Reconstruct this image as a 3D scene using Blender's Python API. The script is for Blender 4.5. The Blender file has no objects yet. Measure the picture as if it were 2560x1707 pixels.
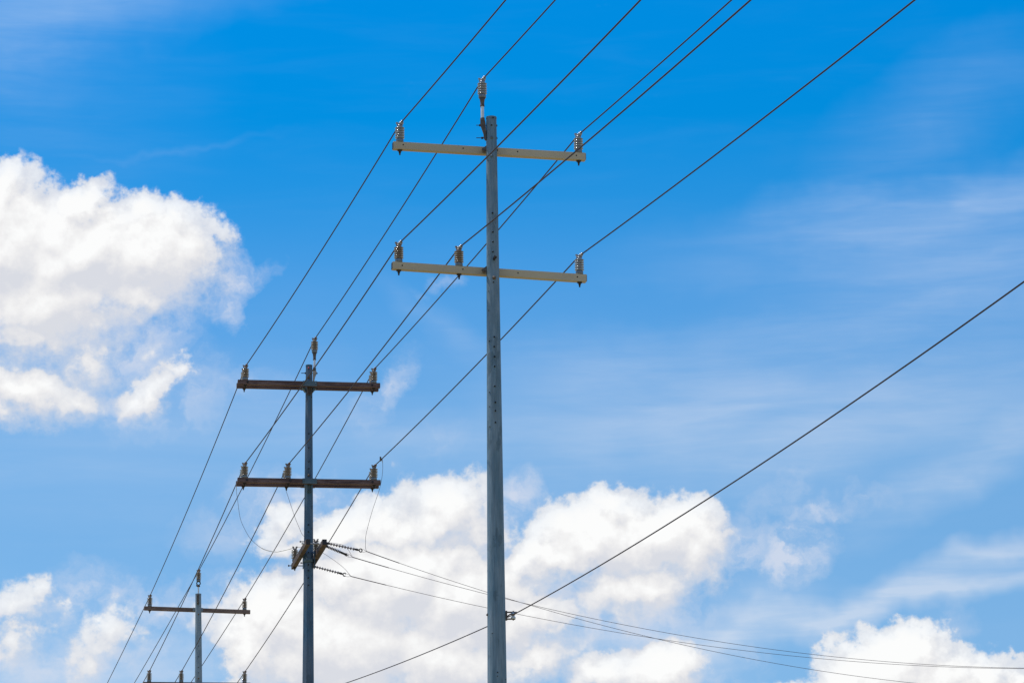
import bpy, bmesh, math, random
import numpy as np
from mathutils import Vector, Matrix
random.seed(7)
R = math.radians
C = bpy.context.scene.collection
sc = bpy.context.scene

# ------------------------------------------------------------------ camera
PITCH, ROLL, FP = R(15.0), -0.012, 8000.0      # FP: focal length in photo pixels
EYE = Vector((0, 0, 1.6))
cam = bpy.data.cameras.new('camera')
cam_o = bpy.data.objects.new('camera', cam); C.objects.link(cam_o)
cam.sensor_width = 36.0; cam.lens = 36.0 * FP / 2560.0
cam.clip_start = 0.1; cam.clip_end = 20000
ROT = Matrix.Rotation(R(90) + PITCH, 3, 'X') @ Matrix.Rotation(ROLL, 3, 'Z')
cam_o.location = EYE; cam_o.rotation_euler = ROT.to_euler()
sc.camera = cam_o
sc.render.resolution_x, sc.render.resolution_y = 1024, 682
sc.view_settings.view_transform = 'Standard'; sc.view_settings.look = 'None'
sc.view_settings.exposure = 0; sc.view_settings.gamma = 1
try: sc.cycles.use_denoising = True
except Exception: pass
SUN_EL, SUN_AZ = R(66), R(-72)                  # azimuth from +Y, negative = to the left

def ray(px, py):
    return (ROT @ Vector(((px - 1280) / FP, (853.5 - py) / FP, -1.0)))
def sky_uv(px, py):
    d = ray(px, py).normalized()
    return math.atan2(d.x, d.y) * math.cos(PITCH) * 8, math.asin(d.z) * 8
def lin(r, g, b, s=1.0):
    f = lambda c: ((c / 255 + 0.055) / 1.055) ** 2.4 if c > 10 else c / 255 / 12.92
    return (f(r) * s, f(g) * s, f(b) * s, 1)

# ------------------------------------------------------------------ sun
sun = bpy.data.lights.new('sun', 'SUN'); sun.energy = 3.6; sun.angle = R(0.5); sun.color = (1, 0.96, 0.89)
sun_o = bpy.data.objects.new('sun', sun); C.objects.link(sun_o)
sd = Vector((math.sin(SUN_AZ) * math.cos(SUN_EL), math.cos(SUN_AZ) * math.cos(SUN_EL), math.sin(SUN_EL)))
sun_o.rotation_euler = sd.to_track_quat('Z', 'Y').to_euler()

# ------------------------------------------------------------------ sky: Sky Texture, high thin cloud and cumulus
world = bpy.data.worlds.new('World'); sc.world = world; world.use_nodes = True
WT = world.node_tree
class NT:
    def __init__(s, t): s.t = t
    def n(s, typ, **kw):
        n = s.t.nodes.new(typ)
        for k, v in kw.items(): setattr(n, k, v)
        return n
    def put(s, sock, v):
        if v is None: return
        if isinstance(v, bpy.types.NodeSocket): s.t.links.new(v, sock)
        else: sock.default_value = v
    def math(s, op, a, b=None, c=None, clamp=False):
        n = s.n('ShaderNodeMath', operation=op, use_clamp=clamp)
        s.put(n.inputs[0], a); s.put(n.inputs[1], b); s.put(n.inputs[2], c)
        return n.outputs[0]
    def vm(s, op, a, b=None, scale=None):
        n = s.n('ShaderNodeVectorMath', operation=op)
        s.put(n.inputs[0], a); s.put(n.inputs[1], b)
        if scale is not None: s.put(n.inputs['Scale'], scale)
        return n.outputs['Value'] if op in ('LENGTH', 'DOT_PRODUCT', 'DISTANCE') else n.outputs[0]
    def noise(s, vec, scale, detail=4, rough=0.55, color=False, dist=0.0):
        n = s.n('ShaderNodeTexNoise'); s.put(n.inputs['Vector'], vec)
        n.inputs['Scale'].default_value = scale; n.inputs['Detail'].default_value = detail
        n.inputs['Roughness'].default_value = rough; n.inputs['Distortion'].default_value = dist
        return n.outputs['Color' if color else 'Fac']
    def mapr(s, v, a, b, c=0.0, d=1.0, smooth=True):
        n = s.n('ShaderNodeMapRange'); n.interpolation_type = 'SMOOTHSTEP' if smooth else 'LINEAR'
        s.put(n.inputs[0], v); s.put(n.inputs[1], a); s.put(n.inputs[2], b); s.put(n.inputs[3], c); s.put(n.inputs[4], d)
        return n.outputs[0]
    def mix(s, f, a, b, blend='MIX'):
        n = s.n('ShaderNodeMix', data_type='RGBA', blend_type=blend)
        s.put(n.inputs[0], f); s.put(n.inputs[6], a); s.put(n.inputs[7], b)
        return n.outputs[2]
    def ramp(s, f, stops, interp='LINEAR'):
        n = s.n('ShaderNodeValToRGB'); n.color_ramp.interpolation = interp
        e = n.color_ramp.elements
        while len(e) < len(stops): e.new(0.5)
        for k, (p, c) in enumerate(stops): e[k].position = p; e[k].color = c
        s.put(n.inputs[0], f); return n.outputs[0]
    def ell(s, vec, px, py, rx, ry, rot):
        u, v = sky_uv(px, py)
        m = s.n('ShaderNodeMapping', vector_type='TEXTURE')
        s.put(m.inputs[0], vec)
        m.inputs[1].default_value = (u, v, 0); m.inputs[2].default_value = (0, 0, R(rot)); m.inputs[3].default_value = (rx / 1000, ry / 1000, 1)
        g = s.n('ShaderNodeTexGradient', gradient_type='SPHERICAL')
        s.t.links.new(m.outputs[0], g.inputs[0])
        return g.outputs['Fac']

# cumulus: centre (photo px), radii (px), rotation (deg, ccw), strength
CUM = [
 # big cloud on the left
 (10, 600, 250, 215, 0, 1.3), (200, 635, 260, 185, 0, 1.25), (370, 650, 250, 170, 0, 1.2), (455, 655, 115, 155, 0, 1),
 (120, 740, 300, 180, 0, 1.1), (330, 740, 250, 130, 8, 0.9), (15, 470, 90, 100, 0, .9), (60, 500, 90, 70, 0, .8), (190, 520, 110, 85, 0, .95), (330, 545, 140, 75, 0, .8), (440, 560, 95, 70, -20, .75),
 (100, 840, 290, 130, 0, 0.8), (210, 900, 150, 140, 0, 0.68), (50, 990, 280, 110, 0, 0.85), (190, 1000, 140, 90, 0, 0.65), (375, 985, 75, 120, -30, 0.62), (425, 930, 50, 60, -30, 0.5), (300, 860, 160, 60, 60, 0.42), (40, 920, 200, 110, 0, 0.5), (370, 870, 80, 60, 40, 0.33),
 (515, 705, 100, 65, 0, 0.5), (530, 690, 55, 50, -35, 0.3),
 # centre cloud, upper tier
 (722, 1322, 80, 102.3, 0, 0.62), (722, 1378, 100, 74.4, 0, 0.68), (830, 1358, 200, 83.7, 0, 0.88), (960, 1328, 190, 111.6, 20, 0.95), (1110, 1298, 190, 139.5, 15, 1), (1200, 1328, 110, 139.5, 0, 0.8), (1120, 1408, 300, 102.3, 0, 0.85), (900, 1418, 260, 74.4, 0, 0.72),
 # centre cloud, lower tier
 (870, 1450, 170, 120, 0, 1.1), (1000, 1470, 260, 190, 0, 1.35), (1150, 1500, 280, 190, 0, 1.3), (1300, 1560, 210, 120, 0, 1), (1410, 1550, 130, 75, 0, 0.55), (1250, 1450, 130, 120, 0, 0.7),
 (725, 1575, 215, 170, 0, 1.15), (628, 1640, 120, 155, 0, 1), (650, 1530, 100, 100, 0, 0.9), (850, 1620, 330, 200, 0, 1.25), (1100, 1640, 330, 160, 0, 1.05), (1330, 1650, 220, 120, 0, 0.8), (1440, 1600, 120, 80, 0, 0.35),
 (1650, 1684, 160, 100, 0, 1), (1530, 1704, 150, 90, 0, 0.8), (1700, 1654, 70, 70, 0, 0.7),
 # right cloud
 (1494, 1362, 220.8, 142.5, 0, 1.15), (1634, 1342, 230.4, 133, 0, 1.15), (1734, 1362, 134.4, 142.5, 0, 1.05), (1394, 1402, 192, 104.5, 0, 0.95), (1514, 1272, 105.6, 76, 0, 0.85), (1304, 1412, 144, 85.5, 0, 0.8), (1594, 1462, 249.6, 104.5, 10, 0.95), (1524, 1522, 220.8, 76, 0, 0.62), (1344, 1472, 192, 66.5, 0, 0.55),
 # lower right corner
 (2258, 1676, 180, 130, 0, 1.35), (2138, 1716, 150, 130, 0, 1.2), (2338, 1706, 170, 110, 0, 1.2), (2478, 1696, 100, 85, 0, 1), (2578, 1746, 150, 100, 0, 1.1), (2258, 1776, 440, 130, 0, 1.4), (2058, 1776, 80, 90, 0, 0.9),
 # lower left
 (60, 1522, 140, 85, 0, 0.55), (50, 1612, 120, 120, 0, 0.52), (120, 1502, 70, 50, -30, 0.45), (280, 1582, 150, 120, 20, 0.55), (220, 1642, 90, 80, 20, 0.5), (250, 1532, 70, 50, 0, 0.45), (165, 1507, 30, 25, 0, 0.32), (380, 1542, 130, 60, 0, 0.24), (510, 1562, 90, 70, 0, 0.3),
 (70, 1575, 110, 70, 0, .55), (250, 1590, 120, 90, 10, .5),
]
# torn scraps and thin veils at the clouds' edges: (px, py, rx, ry, rot, opacity)
WIS = [(975, 970, 125, 38, 55, .34), (930, 1010, 80, 40, 40, .3), (1120, 706, 45, 22, 0, .16), (1060, 730, 40, 16, 0, .08), (1980, 1385, 120, 80, 25, .62), (1900, 1410, 100, 50, 10, .3), (2070, 1262, 150, 45, 5, .38), (1940, 1250, 110, 40, 35, .22),
 (585, 705, 70, 48, 45, .6), (575, 770, 40, 60, 0, .5), (640, 690, 70, 30, 20, .3), (350, 880, 190, 100, 40, .4), (420, 830, 120, 70, 30, .3), (250, 870, 200, 120, 0, .35), (450, 960, 120, 130, -20, .35), (340, 1030, 200, 80, 0, .3),
 (1290, 1240, 60, 90, -20, .5), (1260, 1330, 70, 120, 0, .5), (1860, 1370, 90, 90, 0, .4), (1860, 1660, 60, 40, 0, .35), (1800, 1680, 120, 60, 0, .35), (430, 1510, 190, 60, 10, .5), (560, 1510, 110, 90, 0, .5), (560, 1330, 120, 70, 0, .22), (640, 1250, 90, 90, 30, .35), (780, 1250, 90, 60, 0, .5),
 (1480, 1530, 350, 90, 0, .5), (1500, 1570, 300, 70, 0, .4), (220, 1500, 150, 90, 0, .4), (180, 1670, 260, 80, 0, .35), (330, 1650, 200, 90, 0, .3), (60, 1680, 200, 60, 0, .3), (600, 960, 130, 35, 0, .22), (1090, 1100, 90, 50, 0, .15), (2360, 1560, 80, 60, 0, .2)]
dg = bpy.data.node_groups.new('cloud_density', 'ShaderNodeTree')
dg.interface.new_socket('Vector', in_out='INPUT', socket_type='NodeSocketVector')
dg.interface.new_socket('Density', in_out='OUTPUT', socket_type='NodeSocketFloat')
dg.interface.new_socket('Body', in_out='OUTPUT', socket_type='NodeSocketFloat')
D = NT(dg)
gi = D.n('NodeGroupInput'); go = D.n('NodeGroupOutput')
P = gi.outputs[0]
w1 = D.vm('SCALE', D.vm('SUBTRACT', D.noise(P, 4.5, 3, .5, True), (.5, .5, .5)), scale=.16)
w2 = D.vm('SCALE', D.vm('SUBTRACT', D.noise(P, 16, 5, .6, True), (.5, .5, .5)), scale=.10)
PW = D.vm('MULTIPLY', D.vm('ADD', D.vm('ADD', P, w1), w2), (1, 1, 0))
acc = None
for (px, py, rx, ry, rot, a) in CUM:
    g = D.math('MULTIPLY', D.ell(PW, px, py, rx * 1.13, ry * 1.13, rot), a)
    acc = g if acc is None else D.math('SMOOTH_MAX', acc, g, .12)
fb = D.noise(P, 9, 12, .64)
fx = D.noise(P, 34, 8, .62)
bil = D.math('ABSOLUTE', D.math('SUBTRACT', D.noise(P, 14, 8, .52), .5))
amp = D.mapr(acc, .02, .25, 0, 1)
dd = D.math('ADD', acc, D.math('MULTIPLY', D.math('SUBTRACT', fb, .5), D.math('MULTIPLY', amp, .75)))
dd = D.math('ADD', dd, D.math('MULTIPLY', D.math('SUBTRACT', .09, bil), D.math('MULTIPLY', amp, .55)))
dd = D.math('ADD', dd, D.math('MULTIPLY', D.math('SUBTRACT', fx, .5), D.math('MULTIPLY', amp, .26)))
dg.links.new(dd, go.inputs[0]); dg.links.new(acc, go.inputs[1])

W = NT(WT)
for n in list(WT.nodes): WT.nodes.remove(n)
wo = W.n('ShaderNodeOutputWorld'); bg = W.n('ShaderNodeBackground'); bg.inputs[1].default_value = 0.1
tc = W.n('ShaderNodeTexCoord').outputs['Generated']
nrm = W.vm('NORMALIZE', tc)
sep = W.n('ShaderNodeSeparateXYZ'); WT.links.new(nrm, sep.inputs[0])
el = W.math('ARCSINE', sep.outputs[2]); az = W.math('ARCTAN2', sep.outputs[0], sep.outputs[1])
cmb = W.n('ShaderNodeCombineXYZ')
W.put(cmb.inputs[0], W.math('MULTIPLY', az, 8 * math.cos(PITCH))); W.put(cmb.inputs[1], W.math('MULTIPLY', el, 8))
UV = cmb.outputs[0]
sky = W.n('ShaderNodeTexSky'); sky.sky_type = 'NISHITA'; sky.sun_disc = False
sky.sun_elevation = SUN_EL; sky.sun_rotation = SUN_AZ; sky.air_density = 1; sky.dust_density = .4; sky.ozone_density = 2
# the deep saturated blue of the photograph's processing, by elevation
def tint(t, n): return tuple(a / b for a, b in zip(lin(*t)[:3], n)) + (1,)
NISX = [0, 9, 12, 15, 18, 21, 90]; NISV = [(.55, .62, .66), (.35, .48, .62), (.30, .43, .60), (.26, .39, .59), (.235, .355, .56), (.22, .335, .525), (.13, .2, .35)]
NIS = {e: tuple(float(np.interp(e, NISX, [v[i] for v in NISV])) for i in range(3)) for e in (0, 9, 11.5, 13.2, 15.4, 17.5, 19, 21, 90)}
ST = [(0, (190, 205, 225)), (9, (140, 190, 233)), (11.5, (128, 184, 232)), (13.2, (128, 185, 235)), (15.4, (96, 172, 237)), (17.5, (44, 158, 235)), (19, (2, 153, 234)), (21, (0, 152, 235)), (90, (40, 100, 190))]
tr = W.ramp(W.math('DIVIDE', el, R(90)), [(e / 90, tint(c, NIS[e])) for e, c in ST], 'LINEAR')
base = W.mix(1.0, sky.outputs[0], tr, 'MULTIPLY')

# high thin cloud (cirrus): streaked noise, rising gently to the right
cm = W.n('ShaderNodeMapping'); cm.inputs[2].default_value = (0, 0, R(-9)); cm.inputs[3].default_value = (1.0, 6.5, 1); W.put(cm.inputs[0], UV)
ws = W.vm('ADD', UV, W.vm('SCALE', W.vm('SUBTRACT', W.noise(UV, 3, 4, .55, True), (.5, .5, .5)), scale=.22))
ws2 = W.vm('MULTIPLY', ws, (1, 1, 0))
streak = W.noise(cm.outputs[0], 2.2, 7, .55, dist=.4)
cmf = W.n('ShaderNodeMapping'); cmf.inputs[2].default_value = (0, 0, R(-14)); cmf.inputs[3].default_value = (1.0, 9, 1); W.put(cmf.inputs[0], UV)
fine = W.noise(cmf.outputs[0], 5.5, 8, .6)
CIR = [
 (2400, 1462, 420, 40, 7, 1.25), (2080, 1512, 340, 48, 12, 1.3), (1800, 1585, 330, 80, 20, 1.2), (1500, 1600, 300, 90, 5, .6), (2520, 1368, 360, 38, 12, 1.1), (2440, 1160, 420, 70, 27, .85),
 (2420, 500, 620, 90, 3, .75), (2200, 590, 700, 110, 5, .5), (2400, 740, 800, 80, 6, .6), (2380, 250, 420, 130, 30, .4), (2480, 640, 500, 60, 6, .5),
 (2100, 1010, 1100, 190, 4, .65), (1700, 1100, 700, 150, 2, .45), (1500, 930, 500, 90, -3, .3),
 (200, 0, 620, 110, 6, .9), (20, 100, 280, 120, 0, .4), (440, 365, 330, 12, 8, .14), (60, 250, 500, 300, 0, .22),
 (300, 1150, 900, 200, 0, .3), (500, 1620, 700, 120, 0, .3), (100, 1690, 700, 100, 0, .75), (1100, 800, 200, 45, -30, .35), (650, 960, 260, 90, 0, .3), (900, 1080, 500, 80, 0, .35),
]
ca = None
for (px, py, rx, ry, rot, a) in CIR:
    g = W.math('MULTIPLY', W.math('POWER', W.ell(ws2, px, py, rx * 1.15, ry * 1.4, rot), 1.25), a)
    ca = g if ca is None else W.math('ADD', ca, g)
cmod = W.math('MULTIPLY_ADD', W.math('SUBTRACT', streak, .5), 1.7, .85, clamp=True)
cmod = W.math('MULTIPLY', cmod, W.math('MULTIPLY_ADD', fine, .6, .65))
cirrus = W.math('MULTIPLY', ca, cmod)
veil = W.math('MULTIPLY', W.mapr(streak, .42, .75), .03)
cirrus = W.math('MINIMUM', W.math('MULTIPLY', W.math('ADD', cirrus, veil), .62), .7)
colc = W.ramp(W.math('DIVIDE', el, R(90)), [(9 / 90, lin(216, 226, 240, 10)), (14 / 90, lin(200, 216, 239, 10)), (21 / 90, lin(150, 190, 238, 10))])
base = W.mix(cirrus, base, colc)

def dens(vec):
    g = W.n('ShaderNodeGroup'); g.node_tree = dg; W.put(g.inputs[0], vec); return g.outputs
d0, body = dens(UV)
d1, body1 = dens(W.vm('ADD', UV, (-.018, .048, 0)))
rs = W.math('SUBTRACT', body, body1)          # broad: which side of the cloud faces the sun
rf = W.math('SUBTRACT', d0, d1)               # fine puffs
big = W.noise(UV, 3.6, 5, .5)
nb0 = W.noise(UV, 11, 9, .58); nb1 = W.noise(W.vm('ADD', UV, (-.012, .028, 0)), 11, 9, .58)
lit = W.math('MULTIPLY_ADD', rs, 1.25, .52)
lit = W.math('ADD', lit, W.math('MULTIPLY', W.math('SUBTRACT', nb0, nb1), .9))
lit = W.math('ADD', lit, W.math('MULTIPLY', rf, .75))
lit = W.math('ADD', lit, W.math('MULTIPLY', W.math('SUBTRACT', big, .5), .6))
lit = W.math('SUBTRACT', lit, W.mapr(body, .35, .85, .34, 0))
lit = W.math('SUBTRACT', lit, W.mapr(body, .45, 1.15, 0, .08), clamp=True)
soft = W.mapr(rs, -.10, .14, .60, .26)
alpha = W.mapr(d0, .13, W.math('ADD', soft, .13))
alpha = W.math('MULTIPLY', alpha, W.mapr(body, .3, .75, .82, .98))
ccol = W.ramp(lit, [(0, lin(219, 221, 228, 10)), (.30, lin(230, 230, 233, 10)), (.60, lin(241, 240, 240, 10)), (1.0, lin(254, 254, 253, 10))])
wv = W.vm('MULTIPLY', W.vm('ADD', UV, W.vm('SCALE', W.vm('SUBTRACT', W.noise(UV, 11, 6, .62, True), (.5, .5, .5)), scale=.13)), (1, 1, 0))
wa = None
for (px, py, rx, ry, rot, a) in WIS:
    g = W.math('MULTIPLY', W.ell(wv, px, py, rx * 1.2, ry * 1.2, rot), a * 1.9)
    wa = g if wa is None else W.math('MAXIMUM', wa, g)
tear = W.mapr(W.noise(wv, 9, 9, .6), .36, .66)
wis = W.math('MULTIPLY', wa, W.math('MULTIPLY_ADD', tear, .85, .15), clamp=True)
wis = W.math('MINIMUM', wis, .75)
base = W.mix(wis, base, lin(222, 226, 238, 10))
col = W.mix(alpha, base, ccol)
# broken cloud added over the unseen rest of the sky, whitening the ambient light
ddir = W.vm('DOT_PRODUCT', nrm, (0, math.cos(PITCH), math.sin(PITCH)))
oc = W.mapr(W.noise(nrm, 2.6, 8, .55), .50, .64)
oc = W.math('MULTIPLY', W.math('MULTIPLY', oc, W.mapr(ddir, .94, .972, 1, 0)), W.mapr(el, 0, .1))
col = W.mix(oc, col, lin(232, 234, 238, 10))
WT.links.new(col, bg.inputs[0]); WT.links.new(bg.outputs[0], wo.inputs[0])
world.cycles.sampling_method = 'MANUAL'; world.cycles.sample_map_resolution = 512

# ------------------------------------------------------------------ materials
def mat(name, col, rough=.7, metal=0.0, col2=None, scale=8, stretch=(1, 1, 1), spots=None, bump=0.0, spec=.5, amount=(.35, .65), coat=0):
    m = bpy.data.materials.new(name); m.use_nodes = True
    t = NT(m.node_tree); b = m.node_tree.nodes['Principled BSDF']
    b.inputs['Roughness'].default_value = rough; b.inputs['Metallic'].default_value = metal
    b.inputs['Specular IOR Level'].default_value = spec
    if coat: b.inputs['Coat Weight'].default_value = coat; b.inputs['Coat Roughness'].default_value = .08
    c = col + (1,)
    tcn = t.n('ShaderNodeTexCoord').outputs['Object']
    if col2:
        v = t.vm('MULTIPLY', tcn, stretch)
        f = t.mapr(t.noise(v, scale, 8, .62), amount[0], amount[1])
        c = t.mix(f, c, col2 + (1,))
        if spots:
            sp = t.mapr(t.noise(t.vm('MULTIPLY', tcn, (1, 1, .5)), spots[1], 5, .6), spots[2], spots[2] + .06)
            c = t.mix(t.math('MULTIPLY', sp, spots[3]), c, spots[0] + (1,))
            f2 = t.noise(t.vm('MULTIPLY', tcn, (1, 1, .05)), 55, 5, .6)
            c = t.mix(.55, c, t.mix(1.0, c, t.ramp(f2, [(.3, (.55, .55, .55, 1)), (.7, (1.3, 1.3, 1.3, 1))]), 'MULTIPLY'))
    t.put(b.inputs['Base Color'], c)
    if bump:
        bn = t.n('ShaderNodeBump'); bn.inputs['Strength'].default_value = bump; bn.inputs['Distance'].default_value = .004
        t.put(bn.inputs['Height'], t.noise(t.vm('MULTIPLY', tcn, stretch), scale * 4, 8, .6)); t.put(b.inputs['Normal'], bn.outputs[0])
    return m
M = dict(
 pole1=mat('weathered_grey_green_steel', (.10, .18, .235), .6, .1, (.18, .25, .30), 5, (1.6, 1.6, .4), ((.06, .10, .125), 7, .57, .5), .3),
 pole2=mat('blue_grey_steel', (.038, .11, .18), .6, .1, (.085, .125, .175), 4, (1.5, 1.5, .4), ((.03, .06, .09), 6, .58, .5), .25),
 pole3=mat('pale_galvanised_steel', (.20, .27, .32), .6, .2, (.27, .33, .37), 5, (1.5, 1.5, .4), ((.15, .2, .24), 7, .56, .6), .25),
 hole=mat('dark_hole', (.006, .006, .007), .9),
 beige=mat('beige_arm_finish', (.50, .415, .275), .5, 0, (.43, .35, .23), 2, (.3, 1, 1), None, .1),
 timber=mat('weathered_brown_timber', (.068, .037, .034), .8, 0, (.165, .102, .090), 7, (.25, 3, 3), None, .4),
 timber_tap=mat('light_brown_timber', (.05, .029, .020), .8, 0, (.115, .070, .043), 5, (1, 1, 3), None, .4),
 timber_far=mat('red_brown_timber', (.13, .085, .07), .8, 0, (.21, .145, .115), 6, (.25, 3, 3), None, .3),
 grey_porc=mat('grey_porcelain', (.28, .31, .34), .16, 0, None, coat=.4),
 brown_porc=mat('taupe_porcelain', (.24, .18, .135), .18, 0, None, coat=.4),
 far_porc=mat('pale_taupe_porcelain', (.26, .215, .18), .2, 0, None, coat=.35),
 cap=mat('blue_grey_metal_cap', (.14, .18, .22), .5, .5, (.2, .23, .26), 20),
 galv=mat('galvanised_metal', (.42, .43, .45), .4, .75, (.3, .31, .32), 25),
 clampm=mat('dull_clamp_metal', (.36, .31, .26), .45, .5, (.25, .2, .16), 25),
 rust=mat('rusty_cast_iron', (.075, .066, .062), .6, .4, (.14, .105, .08), 22),
 white=mat('white_pipe_paint', (.72, .76, .8), .4, 0, (.6, .64, .68), 10),
 dark=mat('dark_bolt_steel_and_shaded_ends', (.035, .033, .035), .5, .6),
 teal=mat('blue_green_bracket_paint', (.06, .105, .135), .55, .2, (.09, .135, .165), 14),
 wire=mat('dark_brown_cable_sheath', (.032, .018, .019), .6, spec=.3),
 thin=mat('bare_aluminium_strand', (.09, .065, .065), .55, .2, spec=.3),
 sleeve=mat('pale_wire_wrap', (.62, .6, .56), .45, .3),
 tie=mat('tie_wire', (.2, .15, .14), .4, .5),
 spool=mat('white_glazed_spool', (.62, .68, .72), .15, 0, None, coat=.5),
 poly=mat('grey_polymer', (.17, .15, .15), .45),
 red=mat('red_paint', (.6, .03, .04), .5),
 ground=mat('dry_earth_and_grass', (.34, .25, .13), .95, 0, (.24, .22, .09), .35),
)

# ------------------------------------------------------------------ mesh helpers
class MB:
    def __init__(s): s.v = []; s.f = []; s.m = []; s.sm = []
    def add(s, vs, fs, mi=0, smooth=False):
        o = len(s.v); s.v += [Vector(x) for x in vs]
        for f in fs: s.f.append([i + o for i in f]); s.m.append(mi); s.sm.append(smooth)
        return s
    def box(s, c, ax, h, bev=0.0, mi=0):
        """box: centre, three unit axes, half sizes, bevelled edges"""
        bm = bmesh.new(); bmesh.ops.create_cube(bm, size=2)
        for v in bm.verts: v.co = Vector((v.co.x * h[0], v.co.y * h[1], v.co.z * h[2]))
        if bev: bmesh.ops.bevel(bm, geom=list(bm.edges), offset=bev, segments=2, profile=.6, affect='EDGES')
        bm.verts.index_update()
        mt = Matrix((ax[0], ax[1], ax[2])).transposed()
        s.add([Vector(c) + mt @ v.co for v in bm.verts], [[v.index for v in f.verts] for f in bm.faces], mi)
        bm.free(); return s
    def tube(s, pts, r, n=8, mi=0, caps=True, smooth=True):
        pts = [Vector(p) for p in pts]; k = len(pts)
        rs = r if isinstance(r, (list, tuple)) else [r] * k
        vs = []; up = None
        for i, p in enumerate(pts):
            t = (pts[min(i + 1, k - 1)] - pts[max(i - 1, 0)]).normalized()
            if up is None:
                up = Vector((0, 0, 1)) if abs(t.z) < .9 else Vector((1, 0, 0))
            a = (up - t * up.dot(t)).normalized(); b = t.cross(a); up = a
            for j in range(n):
                th = 2 * math.pi * j / n
                vs.append(p + (a * math.cos(th) + b * math.sin(th)) * rs[i])
        fs = [[i * n + j, i * n + (j + 1) % n, (i + 1) * n + (j + 1) % n, (i + 1) * n + j] for i in range(k - 1) for j in range(n)]
        s.add(vs, fs, mi, smooth)
        if caps: s.add(vs[:n], [list(range(n))[::-1]], mi); s.add(vs[-n:], [list(range(n))], mi)
        return s
    def lathe(s, prof, o=(0, 0, 0), axis=(0, 0, 1), n=20, mi=0, smooth=True):
        """profile of (radius, height) along an axis"""
        ax = Vector(axis).normalized(); up = Vector((0, 1, 0)) if abs(ax.y) < .9 else Vector((1, 0, 0))
        a = (up - ax * up.dot(ax)).normalized(); b = ax.cross(a); o = Vector(o); vs = []
        for (r, z) in prof:
            for j in range(n):
                th = 2 * math.pi * (j + .5) / n
                vs.append(o + ax * z + (a * math.cos(th) + b * math.sin(th)) * max(r, 1e-5))
        k = len(prof)
        fs = [[i * n + j, i * n + (j + 1) % n, (i + 1) * n + (j + 1) % n, (i + 1) * n + j] for i in range(k - 1) for j in range(n)]
        return s.add(vs, fs, mi, smooth)
    def mesh(s, name, mats, org=(0, 0, 0)):
        me = bpy.data.meshes.new(name); org = Vector(org)
        me.from_pydata([v - org for v in s.v], [], s.f)
        for m in mats: me.materials.append(m)
        for p, mi, sm in zip(me.polygons, s.m, s.sm): p.material_index = mi; p.use_smooth = sm
        bm = bmesh.new(); bm.from_mesh(me); bmesh.ops.recalc_face_normals(bm, faces=bm.faces); bm.to_mesh(me); bm.free()
        return me
WORG = {}
def link(name, data, org=(0, 0, 0), parent=None):
    """object whose origin sits at the world point org; rotations are never used above a part"""
    o = bpy.data.objects.new(name, data); C.objects.link(o); org = Vector(org)
    WORG[o.name] = org
    if parent: o.parent = parent; o.location = org - WORG[parent.name]
    else: o.location = org
    return o
def obj(name, mb, mats, parent=None, org=None):
    mats = mats if isinstance(mats, (list, tuple)) else [mats]
    if org is None:
        org = Vector((0, 0, 0))
        for v in mb.v: org += v
        org /= len(mb.v)
    return link(name, mb.mesh(name, mats, org), org, parent)
def tag(o, label, cat=None, group=None, kind=None):
    if label: o['label'] = label
    if cat: o['category'] = cat
    if group: o['group'] = group
    if kind: o['kind'] = kind
    return o

# ------------------------------------------------------------------ ground
def ground_z(x, y): return 0.0
g = MB(); N = 40; S = 6000.0
gv = []; gf = []
for i in range(N + 1):
    for j in range(N + 1):
        u = (i / N * 2 - 1); v = (j / N * 2 - 1)
        x = S * u * abs(u) ** 1.5; y = S * v * abs(v) ** 1.5
        gv.append((x, y, 0))
for i in range(N):
    for j in range(N): gf.append([i * (N + 1) + j, (i + 1) * (N + 1) + j, (i + 1) * (N + 1) + j + 1, i * (N + 1) + j + 1])
g.add(gv, gf); tag(obj('ground', g, M['ground'], org=(0, 0, 0)), 'dry earth and grass ground under the power line', kind='structure')

# ------------------------------------------------------------------ pole frames
class Pole: pass
def plane_hit(px, py, p0, n):
    d = ray(px, py); t = (Vector(p0) - EYE).dot(n) / d.dot(n); return EYE + d * t
def make_pole(z, top, bot, wtop, wbot, yaw):
    """z: depth along the lens axis of the top; top/bot: axis points in the photo; wtop/wbot: widths there; yaw: the line's bearing to the left"""
    p = Pole(); p.top = EYE + ray(*top) * z
    p.n = Vector((-math.sin(yaw), math.cos(yaw), 0)); p.a = Vector((math.cos(yaw), math.sin(yaw), 0))
    yv = Vector((0, 1, 0))
    p.b = plane_hit(bot[0], bot[1], p.top, yv)
    p.ax = (p.top - p.b).normalized()
    p.rt = wtop / FP * z / 2
    zb = (p.b - EYE).dot(ROT @ Vector((0, 0, -1)))
    p.rb = wbot / FP * zb / 2
    p.k = (p.rb - p.rt) / (p.top - p.b).length
    p.base = p.top - p.ax * (p.top.z / p.ax.z)
    p.scale = FP / z
    return p
def on_axis(p, z): return p.top - p.ax * ((p.top.z - z) / p.ax.z)
def radius(p, z): return p.rt + p.k * (p.top.z - z)
def PT(p, px, py, off=0.0): return plane_hit(px, py, p.top + p.n * off, p.n)     # photo point on the pole's cross-plane, off metres farther away
def surf_hit(p, px, py):
    """where a photo point meets the round surface of the shaft; returns point, normal"""
    q = plane_hit(px, py, p.top, Vector((0, 1, 0))); c = on_axis(p, q.z); r = radius(p, q.z)
    dx = max(-.95 * r, min(.95 * r, q.x - c.x)); h = math.sqrt(r * r - dx * dx)
    n = Vector((dx, -h, 0)).normalized()
    return c + Vector((dx, -h, 0)), n
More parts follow.
